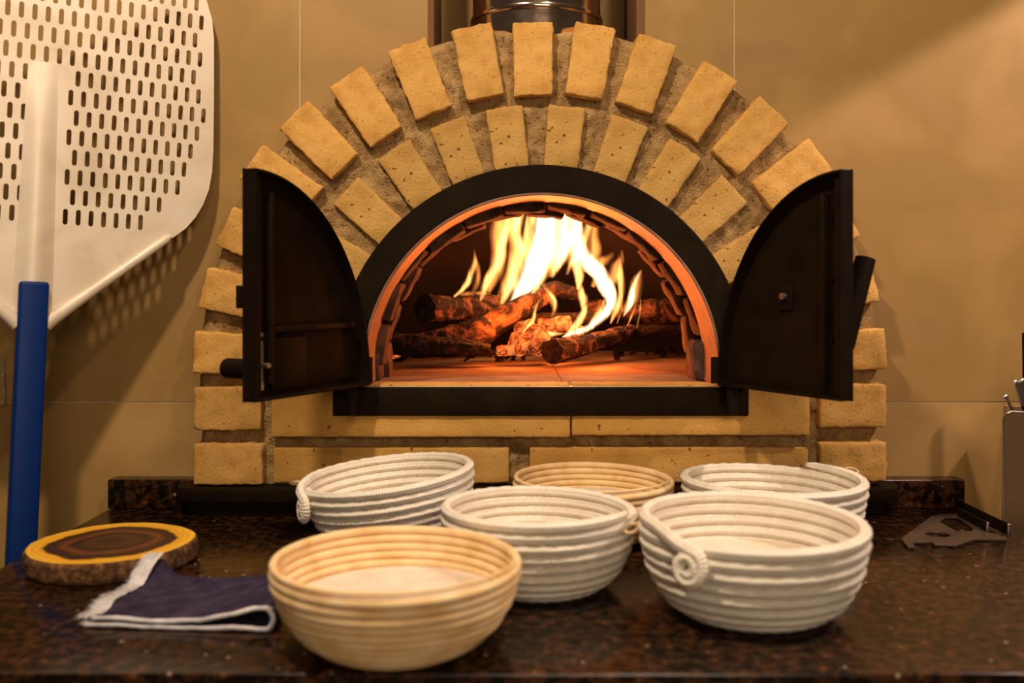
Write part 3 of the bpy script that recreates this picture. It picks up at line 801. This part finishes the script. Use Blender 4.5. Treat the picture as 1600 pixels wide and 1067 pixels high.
# the frayed rims
V = []; Fc = []
P = [nap_pt(c, 0)+Vector((0,-.001,0)) for c in path]
tube_data(P, .0023, 7, True, V, Fc, wob=lambda i, k: 1+.35*noise.noise(Vector((i*.7, k*.9, 0))))
for i in range(900):                            # single loose threads along the front rim
    c = path[random.randrange(len(path))]; q = nap_pt(c, 0)+Vector((random.uniform(-.004,.004), 0, random.uniform(-.0012,.0012)))
    d = Vector((random.uniform(-.6,.6), -1, random.uniform(-.5,.4))).normalized()*random.uniform(.002,.0045)
    n0 = len(V); V += [q, q+Vector((.0004,0,0)), q+d]; Fc.append((n0, n0+1, n0+2))
o = mesh('frayed_edge', [v-nap.location for v in V], Fc, M['fray'], nap, True); o['kind'] = 'stuff'
V = []; Fc = []
nn_ = 60
for layer, (base_s, zz) in enumerate(((.0, .0115), (-.012, .005))):
    n0 = len(V)
    for i in range(nn_+1):
        t = i/nn_; p = nap_xy(base_s, t); li = lift_at(p)
        wv = .006+.005*noise.noise(Vector((t*9, layer*4., 1)))
        for k in range(4):
            x = p.x+.010-k/3*(wv+.014); V.append(Vector((x, p.y, li+zz*(1-.3*t)+.0018*noise.noise(Vector((t*22, k*1.4, layer)))-.0008*k)))
    for i in range(nn_):
        for k in range(3): a_ = n0+i*4+k; Fc.append((a_, a_+1, a_+5, a_+4))
for i in range(1400):
    t = random.random(); p = nap_xy(0, t); li = lift_at(p)
    q = Vector((p.x+random.uniform(-.010,.008), p.y, li+.0105*(1-.3*t)+random.uniform(-.004,.002)))
    d = Vector((-1, random.uniform(-.7,.7), random.uniform(-.4,.3))).normalized()*random.uniform(.003,.008)
    n1 = len(V); V += [q, q+Vector((0,.0005,.0002)), q+d]; Fc.append((n1, n1+1, n1+2))
o = mesh('frayed_edge', [v-nap.location for v in V], Fc, M['fray'], nap, True); o['kind'] = 'stuff'

# ------------------------------------------------------------------ metal bracket on the right of the worktop
br = empty('metal_bracket', (.62, 1.38, 0), 'flat dark steel bracket with cut-outs and two upright flanges, lying by the upstand', 'bracket')
def gp(px, py, z=.003):
    Y = (H-z)*F/(py-450); return ((px-800)/F*Y, Y)
BI = Matrix.Translation(-br.location)
def bp_(o): o.parent = br; o.matrix_parent_inverse = BI; return o
ol = [gp(*p) for p in [(1408.5,842),(1419,855),(1429,855),(1425,847.5),(1456,847),(1461,851),(1495,852),(1524,842.5),(1572,843),(1572,839.5),(1540,832),(1503,804),(1470,804),(1456,807)]]
h1 = [gp(*p) for p in [(1467,815.5),(1476,808.5),(1497,808.5),(1521,826),(1519,831),(1494,831)]]
oc = gp(1465,835.5); h2 = []
ex, ey = gp(1484.5,835.5), gp(1465,831)
for i in range(20):
    a = 2*PI*i/20; h2.append((oc[0]+(ex[0]-oc[0])*math.cos(a), oc[1]+(ey[1]-oc[1])*math.sin(a)))
bp_(plate('plate', ol, [h1, h2], .003, M['bracket'], None, Matrix.Translation((0,0,.0025)), .0005))
for (xa, ya, yb, hh) in ((.6765, 1.365, 1.455, .017), (.7000, 1.352, 1.505, .018)):
    bp_(box('flange', xa-.0015, xa+.0015, ya, yb, .001, hh, M['black'], None, .0008))
    bp_(box('bright_edge', xa-.0022, xa+.0022, ya-.0012, ya+.0012, .001, hh, M['utensil'], None, .0008))

# ------------------------------------------------------------------ steel bin with utensils, right of the worktop
bn = empty('steel_bin', (.93, 1.49, FLOOR), 'tall brushed stainless steel bin standing off the worktop, utensils inside', 'bin')
BX0, BX1, BY0, BY1 = .7238, 1.02, 1.415, 1.530
BZ = H-(642-450)*1.415/F
def face(name, x0, x1, y0, y1, z0, z1):
    o = box(name, x0, x1, y0, y1, z0, z1, M['bin'], None, .001); o.parent = bn; o.matrix_parent_inverse = Matrix.Translation(-bn.location); return o
o = plate('front_panel', roundrect(BX0, BX1, FLOOR, BZ, .012), [], .0016, M['bin'], None, Matrix(((1,0,0,0),(0,0,-1,BY0),(0,1,0,0),(0,0,0,1))), .0003); o.parent = bn; o.matrix_parent_inverse = Matrix.Translation(-bn.location)
o = tube('rolled_rim', [(BX0, BY0-.001, FLOOR+.02), (BX0, BY0-.001, BZ-.012), (BX0+.0035, BY0-.001, BZ-.0035), (BX0+.012, BY0-.001, BZ), (BX1-.01, BY0-.001, BZ)], .0014, M['utensil'], None, 8); o.parent = bn; o.matrix_parent_inverse = Matrix.Translation(-bn.location)
face('side_panel', BX0, BX0+.0016, BY0, BY1, FLOOR, BZ-.004); face('side_panel', BX1-.0016, BX1, BY0, BY1, FLOOR, BZ-.004)
face('back_panel', BX0, BX1, BY1-.0016, BY1, FLOOR, BZ-.004); face('bottom', BX0, BX1, BY0, BY1, FLOOR, FLOOR+.004)
piv = Vector((BX0, BY0, 0)); RB = Matrix.Translation(piv)@Matrix.Rotation(math.radians(-27.5), 4, 'Z')@Matrix.Translation(-piv)
for ch in list(bn.children): ch.data.transform(RB)
# utensils standing in it
cl_ = empty('wire_skewer', at(1583,700,1.47), 'thin steel rod sticking out of the bin next to the wall', 'utensil')
o = tube('rod', [at(1571,619,1.44), at(1584,645,1.44), at(1598,760,1.45)], .0022, M['utensil'], None, 8); o.parent = cl_; o.matrix_parent_inverse = Matrix.Translation(-cl_.location)
o = tube('tip', [at(1567,621,1.44), at(1571,618.5,1.44), at(1575,622,1.44)], .0028, M['utensil'], None, 8); o.parent = cl_; o.matrix_parent_inverse = Matrix.Translation(-cl_.location)
sc_ = empty('steel_scoop', at(1605,700,1.49), 'curved bright steel scoop standing in the bin', 'utensil')
V = []; Fc = []
for i in range(9):
    t = i/8
    for k in range(7):
        s = k/6
        p = at(1583+s*34-t*(1-s)*0+t*14, 594-s*16+t*46+math.sin(s*PI)*4*(1-t), 1.455+.012*math.sin(s*PI)); V.append(p)
for i in range(8):
    for k in range(6): a_ = i*7+k; Fc.append((a_, a_+1, a_+8, a_+7))
o = mesh('bowl', V, Fc, M['utensil'], None, True); sd = o.modifiers.new('t', 'SOLIDIFY'); sd.thickness = .0012
o.parent = sc_; o.matrix_parent_inverse = Matrix.Translation(-sc_.location)
o = tube('handle', [at(1606,636,1.455), at(1612,760,1.455)], .005, M['black'], None, 10); o.parent = sc_; o.matrix_parent_inverse = Matrix.Translation(-sc_.location)
pk = tube('dark_rod', [at(1603,520,1.475), at(1604,600,1.475), at(1604,760,1.475)], .0055, M['black'], None, 12)
tag(pk, 'dark upright rod standing in the bin behind the scoop', 'utensil')

# ------------------------------------------------------------------ logs
def log_mat(name, char, lit, scale=40, glow=0.0):
    m, nt, b = new_mat(name); L = nt.links
    tc = N(nt, 'ShaderNodeTexCoord')
    nz = N(nt, 'ShaderNodeTexNoise', Scale=float(scale), Detail=8.0, Distortion=1.2); L.new(tc.outputs['Object'], nz.inputs['Vector'])
    r = ramp(nt, [(.48, char), (.56, lit[0]), (.72, lit[1])]); L.new(nz.outputs['Fac'], r.inputs[0]); L.new(r.outputs[0], b.inputs['Base Color'])
    n2 = N(nt, 'ShaderNodeTexNoise', Scale=130.0, Detail=6.0); L.new(tc.outputs['Object'], n2.inputs['Vector'])
    bp = N(nt, 'ShaderNodeBump', Strength=1.0, Distance=.008); L.new(n2.outputs['Fac'], bp.inputs['Height']); L.new(bp.outputs[0], b.inputs['Normal'])
    b.inputs['Roughness'].default_value = .85; b.inputs['Specular IOR Level'].default_value = .3
    if glow:
        v = N(nt, 'ShaderNodeTexVoronoi', Scale=42.0); v.feature = 'DISTANCE_TO_EDGE'
        wn = N(nt, 'ShaderNodeTexNoise', Scale=70.0, Detail=3.0); L.new(tc.outputs['Object'], wn.inputs['Vector'])
        wm = N(nt, 'ShaderNodeMixRGB', blend_type='ADD'); wm.inputs[0].default_value = .02; L.new(tc.outputs['Object'], wm.inputs[1]); L.new(wn.outputs['Color'], wm.inputs[2])
        L.new(wm.outputs[0], v.inputs['Vector'])
        er0 = ramp(nt, [(.0,(.04,.001,.0)), (.03,(.5,.05,.005)), (.10,(1,.25,.05))]); L.new(v.outputs['Distance'], er0.inputs[0])
        lo = N(nt, 'ShaderNodeTexNoise', Scale=30.0, Detail=2.0); L.new(tc.outputs['Object'], lo.inputs['Vector'])
        lr = ramp(nt, [(.38,(.12,.03,.02)), (.62,(1,1,1))]); L.new(lo.outputs['Fac'], lr.inputs[0])
        er = N(nt, 'ShaderNodeMixRGB', blend_type='MULTIPLY'); er.inputs[0].default_value = 1; L.new(er0.outputs[0], er.inputs[1]); L.new(lr.outputs[0], er.inputs[2])
        L.new(er.outputs[0], b.inputs['Emission Color']); b.inputs['Emission Strength'].default_value = glow
    return m
M['bark_log'] = log_mat('charring_bark', (.010,.005,.004), ((.10,.045,.022), (.26,.125,.058)), 24)
M['char'] = log_mat('charred_wood', (.008,.005,.004), ((.022,.011,.007), (.08,.035,.018)))
M['endgrain'] = noisy('log_end', [(.4,(.015,.008,.006)), (.7,(.06,.028,.016))], 120, .95, 6, .2, .8, 300, .002)
M['ember'] = log_mat('glowing_ember', (.05,.02,.012), ((.3,.15,.08), (.5,.3,.15)), 60, .8)
def log(label, pts, rads, mat, gap=None, squash=.9, seed=0, ends=True):
    P = [Vector(p) for p in pts]
    # smooth path
    Q = []; RR = []
    m = len(P)
    for i in range(m-1):
        for k in range(16):
            t = k/16; p0, p1, p2, p3 = P[max(i-1,0)], P[i], P[i+1], P[min(i+2,m-1)]
            Q.append(.5*((2*p1)+(-p0+p2)*t+(2*p0-5*p1+4*p2-p3)*t*t+(-p0+3*p1-3*p2+p3)*t**3)); RR.append(rads[i]+(rads[i+1]-rads[i])*t)
    Q.append(P[-1]); RR.append(rads[-1])
    n = 56
    root = empty('firewood_log', Q[0], label, 'log', 'firewood in the oven')
    V, Fc = tube_data(Q, RR, n, False, squash=squash, wob=lambda i, k: 1+.16*noise.fractal(Vector((i*.08+seed, math.cos(2*PI*k/n)*1.5, math.sin(2*PI*k/n)*1.5)), 1, 2, 3)+.16*abs(noise.noise(Vector((i*.09, math.cos(2*PI*k/n)*5, math.sin(2*PI*k/n)*5+seed))))+.09*noise.noise(Vector((i*.5, k*.9, seed))))
    mesh('bark', [v-Q[0] for v in V], Fc, mat, root, True)
    for e in (0, len(Q)-1):
        c = Q[e]; ring = V[e*n:(e+1)*n]; ax = (Q[1]-Q[0]).normalized() if e == 0 else (Q[-2]-Q[-1]).normalized()
        VV = [c-ax*.001]+ring+[c.lerp(r, .55)-ax*.0012 for r in ring]
        FF = [(0, 1+n+k, 1+n+(k+1) % n) for k in range(n)]+[(1+n+k, 1+k, 1+(k+1) % n, 1+n+(k+1) % n) for k in range(n)]
        fix_normals(mesh('cut_end', [v-Q[0] for v in VV], FF, M['endgrain'], root, True))
    return root
log('thick charred log resting at the back, its dark round end facing out', [at(664,483,1.93), at(705,483,1.99), at(755,481,2.06), at(815,478,2.12)], [.030,.029,.027,.024], M['bark_log'], seed=1)
log('forked bark log lying diagonally across the fire', [at(652,534,1.90), at(700,530,1.90), at(745,520,1.91), at(790,495,1.94), at(848,462,2.0)], [.018,.026,.031,.026,.019], M['bark_log'], seed=2)
log('black charred log low at the mouth of the oven', [at(598,538,1.84), at(650,540,1.845), at(715,543,1.85), at(765,547,1.86)], [.020,.023,.019,.012], M['char'], seed=3)
log('short thin log in front of the flames, its cut end facing out', [at(862,549,1.83), at(900,543,1.90), at(945,530,1.98), at(985,518,2.04)], [.0245,.022,.019,.016], M['bark_log'], seed=4)
log('reddish straight log reaching to the far side of the oven', [at(910,487,2.10), at(980,487,2.09), at(1045,486,2.08), at(1105,486,2.07)], [.026,.026,.027,.027], M['bark_log'], seed=5)
log('blackened thin stick beneath the reddish straight log', [at(960,520,2.06), at(1010,517,2.06), at(1068,515,2.07)], [.012,.014,.010], M['char'], seed=6)
log('charred crossways stick under the tall flames', [at(770,505,2.0), at(850,500,2.0), at(935,497,2.02)], [.012,.015,.014], M['char'], seed=7)
log('small charred chunk of wood on top of the pile', [at(836,462,2.03), at(868,452,2.05), at(905,462,2.06)], [.012,.020,.013], M['char'], seed=8)
def chunk(name, label, cat, px, py, Y, sx, sy, sz, mat, group, seed, rot=0):
    Vb, Fb = rbox(sx, sy, sz, min(sx, sy, sz)*.5, (3,3,3)); c, s = math.cos(rot), math.sin(rot); out = []
    for v in Vb:
        v = v+Vector(noise.noise_vector(v*34+Vector((seed,seed*2,0))))*min(sx,sz)*.55; out.append((v.x*c-v.z*s, v.y, v.x*s+v.z*c))
    o = mesh(name, out, Fb, mat, None, True); o.location = at(px, py, Y); tag(o, label, cat, group); return o
for i, (px, py, Y, sx, sz, rot) in enumerate([(866,508,1.98,.036,.016,.0),(835,530,1.90,.024,.022,.6),(812,540,1.88,.020,.016,-.4),(846,545,1.92,.014,.015,.2),(790,548,1.88,.018,.009,.1),(898,520,1.99,.020,.015,-.2),(820,512,1.96,.020,.014,.3),(614,550,1.87,.016,.011,.2)]):
    chunk('ember', ['long cracked glowing ember behind the front log', 'large orange ember at the middle of the ember heap', 'cracked ember beside the diagonal log at hearth level', 'small ember just left of the front log end',
        'flat glowing ember at the left end of the heap', 'ember lying against the top of the front log', 'upper ember of the heap touching the diagonal log', 'lone ember under the black charred log'][i], 'ember', px, py, Y, sx, .02, sz, M['ember'], 'glowing embers', i*3.7, rot)
for i in range(34):
    px = random.choice([random.uniform(960,1070), random.uniform(985,1025), random.uniform(700,840), random.uniform(600,680)])
    py = random.uniform(547,560) if px > 900 else random.uniform(552,563)
    Y = (H-.202)*F/(py-450); s = random.uniform(.002,.0065) if i % 4 else random.uniform(.006,.009)
    chunk('charcoal_bit', 'small bit of charcoal scattered on the hearth', 'charcoal', px, py-s*800/Y*.6, Y, s*1.3, s, s*.8, M['char'] if i % 3 else M['bark_log'], 'charcoal bits', i*1.3, random.uniform(0,2))
bs = tube('bark_strip', [at(695,556,1.94), at(735,553,1.93), at(780,552,1.93), at(832,556,1.93)], [.003,.007,.006,.002], M['char'], None, 8, squash=.4)
tag(bs, 'long flat strip of burnt bark lying on the hearth', 'bark')

# ------------------------------------------------------------------ flames: gas that gives off light, brighter where it is deeper
def flame_mat(name, col, strength):
    m = D.materials.new(name); m.use_nodes = True; nt = m.node_tree; nt.nodes.clear()
    out = nt.nodes.new('ShaderNodeOutputMaterial'); v = nt.nodes.new('ShaderNodeEmission')
    v.inputs[0].default_value = (*col, 1)
    tc = nt.nodes.new('ShaderNodeTexCoord'); mp = nt.nodes.new('ShaderNodeMapping'); mp.inputs['Scale'].default_value = (62, 62, 7)
    mp.inputs['Rotation'].default_value = (0, .18, 0)
    nz = nt.nodes.new('ShaderNodeTexNoise'); nz.inputs['Scale'].default_value = 1.0; nz.inputs['Detail'].default_value = 2.0; nz.inputs['Distortion'].default_value = .8
    mr = nt.nodes.new('ShaderNodeMapRange'); mr.inputs[1].default_value = .40; mr.inputs[2].default_value = .62; mr.inputs[3].default_value = strength*.25; mr.inputs[4].default_value = strength*1.5
    nt.links.new(tc.outputs['Object'], mp.inputs[0]); nt.links.new(mp.outputs[0], nz.inputs['Vector']); nt.links.new(nz.outputs['Fac'], mr.inputs[0]); nt.links.new(mr.outputs[0], v.inputs[1])
    nt.links.new(v.outputs[0], out.inputs['Volume']); return m
M['flame_hot'] = flame_mat('flame_core', (1.0, .52, .26), 260)
M['flame'] = flame_mat('flame_body', (1.0, .38, .09), 185)
M['flame_dim'] = flame_mat('flame_wisp', (1.0, .30, .06), 50)
fire = empty('fire', at(860,520,1.98), 'bright orange and white flames licking up from the logs', 'fire')
def flame(pts, mat, Y, depth=.8):
    """pts: (px, py, half width in px) from root to tip"""
    P = []; m = len(pts)
    for i in range(m-1):
        for k in range(10):
            t = k/10; q = [pts[max(i-1,0)], pts[i], pts[i+1], pts[min(i+2,m-1)]]
            P.append([.5*((2*q[1][c])+(-q[0][c]+q[2][c])*t+(2*q[0][c]-5*q[1][c]+4*q[2][c]-q[3][c])*t*t+(-q[0][c]+3*q[1][c]-3*q[2][c]+q[3][c])*t**3) for c in range(3)])
    P.append(list(pts[-1]))
    V = []; Fc = []; half = 6; ring = half*2
    for i, (px, py, hw) in enumerate(P):
        e_ = math.sin(PI*i/(len(P)-1)); sd = pts[0][0]*.37
        px += noise.noise(Vector((i*.07, sd, 1)))*hw*.6*e_; hw = max(hw*(1+.25*noise.noise(Vector((i*.08, sd, 5)))), .15)
        yy = Y+.012*math.sin(i*.08+pts[0][0])
        a = P[max(i-1,0)]; b = P[min(i+1,len(P)-1)]; tx, ty = b[0]-a[0], b[1]-a[1]; l = math.hypot(tx, ty) or 1; nx_, ny_ = -ty/l, tx/l
        for k in range(ring):
            x = 1-2*k/half if k <= half else -1+2*(k-half)/half
            sgn = 1 if k <= half else -1
            th = (1-x*x)**2.7*depth*1.35*hw/F*Y*sgn
            p = at(px+nx_*x*hw, py+ny_*x*hw, yy); p.y += th; V.append(p)
    for i in range(len(P)-1):
        for k in range(ring): a_ = i*ring+k; b_ = i*ring+(k+1) % ring; Fc.append((a_, b_, b_+ring, a_+ring))
    Fc.append(tuple(range(ring))); n0 = (len(P)-1)*ring; Fc.append(tuple(n0+k for k in reversed(range(ring))))
    o = fix_normals(mesh('flame', [v-fire.location for v in V], Fc, M[mat], fire, True)); return o
# traced tongues: x, y and half width on a close view of the mouth (2.621 times the photograph, from 550, 250)
FL_ = [
 ('flame', 1.97, [(418,560,5),(455,525,9),(485,475,13),(502,425,9),(500,368,1)]),
 ('flame_dim', 1.97, [(490,555,6),(512,505,11),(518,450,10),(508,400,5),(500,360,1)]),
 ('flame', 1.98, [(528,575,5),(545,520,14),(580,450,20),(612,380,19),(628,310,16),(636,240,14),(640,150,6)]),
 ('flame_dim', 1.99, [(560,540,8),(590,450,24),(605,360,26),(610,270,26),(615,200,20),(620,140,6)]),
 ('flame', 2.0, [(612,590,6),(640,530,18),(672,460,26),(678,390,24),(668,320,20),(676,250,22),(700,150,8)]),
 ('flame_hot', 2.0, [(640,600,6),(680,545,22),(715,480,36),(745,410,36),(765,340,32),(775,260,30),(770,140,10)]),
 ('flame_hot', 2.02, [(700,560,6),(745,500,24),(775,430,30),(800,360,30),(815,290,34),(820,220,30),(815,140,10)]),
 ('flame', 1.96, [(735,550,5),(775,490,14),(800,430,18),(822,380,15),(835,330,8),(842,280,2)]),
 ('flame', 2.02, [(815,480,8),(838,420,22),(860,350,26),(872,280,28),(880,210,26),(885,140,8)]),
 ('flame_hot', 2.01, [(850,440,4),(872,380,14),(895,320,20),(925,270,20),(940,220,16),(950,150,5)]),
 ('flame', 2.03, [(690,560,5),(712,500,12),(722,440,16),(716,370,18),(722,300,16),(735,230,16),(742,140,6)]),
 ('flame_dim', 1.96, [(600,560,6),(628,500,16),(655,430,20),(660,350,18),(655,280,20),(668,210,16),(675,140,6)]),
 ('flame', 2.02, [(880,470,4),(900,420,12),(930,370,16),(955,320,16),(968,270,14),(975,210,6)]),
 ('flame_dim', 1.97, [(985,520,8),(1010,470,18),(1018,430,22),(1050,400,16),(1070,380,4)]),
 ('flame_dim', 2.04, [(720,520,14),(780,430,44),(840,340,60),(870,260,60),(880,190,50),(880,130,18)]),
 ('flame_hot', 1.98, [(1062,610,10),(1058,545,26),(1020,480,34),(965,420,32),(935,350,28),(925,280,24),(915,200,10)]),
 ('flame', 1.99, [(925,530,5),(930,470,15),(912,400,20),(902,340,18),(905,270,16),(915,190,6)]),
 ('flame_dim', 2.02, [(960,460,16),(985,380,26),(992,310,20),(996,250,12),(1000,190,4)]),
 ('flame', 1.97, [(950,615,9),(948,570,16),(938,530,10),(930,490,3)]),
 ('flame_hot', 1.93, [(862,725,4),(905,708,11),(960,690,15),(1015,650,18),(1055,600,20),(1065,550,12)]),
 ('flame', 1.93, [(880,712,4),(920,672,13),(948,625,13),(966,590,3)]),
 ('flame', 1.93, [(960,700,5),(995,655,13),(1022,610,11),(1035,570,3)]),
 ('flame', 1.95, [(1058,670,3),(1084,610,11),(1096,545,13),(1100,470,11),(1098,400,2)]),
 ('flame_dim', 1.96, [(1035,560,12),(1060,500,20),(1085,450,22),(1100,410,12),(1105,370,3)]),
 ('flame_hot', 1.95, [(1112,640,3),(1138,590,13),(1155,535,14),(1168,490,10),(1182,455,4)]),
 ('flame_dim', 1.96, [(1118,620,8),(1146,560,20),(1165,500,18),(1184,448,5)]),
 ('flame', 1.94, [(1166,690,2),(1178,630,4),(1182,580,2),(1180,540,1)]),
 ('flame', 1.94, [(1085,670,2),(1102,620,4),(1106,580,2),(1104,550,1)]),
 ('flame', 1.94, [(1128,680,2),(1146,635,4),(1160,600,2),(1170,560,1)]),
 ('flame_dim', 1.93, [(770,490,2),(796,530,9),(824,568,14),(832,605,12),(816,645,2)]),
 ('flame', 1.93, [(782,520,1),(812,548,6),(832,580,7),(828,618,2)]),
 ('flame', 1.90, [(690,740,5),(712,700,8),(738,655,8),(752,610,5),(768,570,1)]),
 ('flame_dim', 1.90, [(735,610,2),(752,598,6),(768,578,4),(780,560,1)]),
 ('flame_dim', 1.99, [(430,552,3),(470,548,8),(520,545,8),(570,548,3)]),
 ('flame', 1.97, [(745,725,6),(790,712,12),(840,708,12),(880,700,4)]),
]
WIDE = {'flame_hot': 1.12, 'flame': 1.4, 'flame_dim': 1.4}
FL_ = [(mt, Y, [(550+x/2.621, 250+y/2.621, h*WIDE[mt]/2.621) for x, y, h in pts]) for mt, Y, pts in FL_]
for mt, Y, pts in FL_: flame(pts, mt, Y)
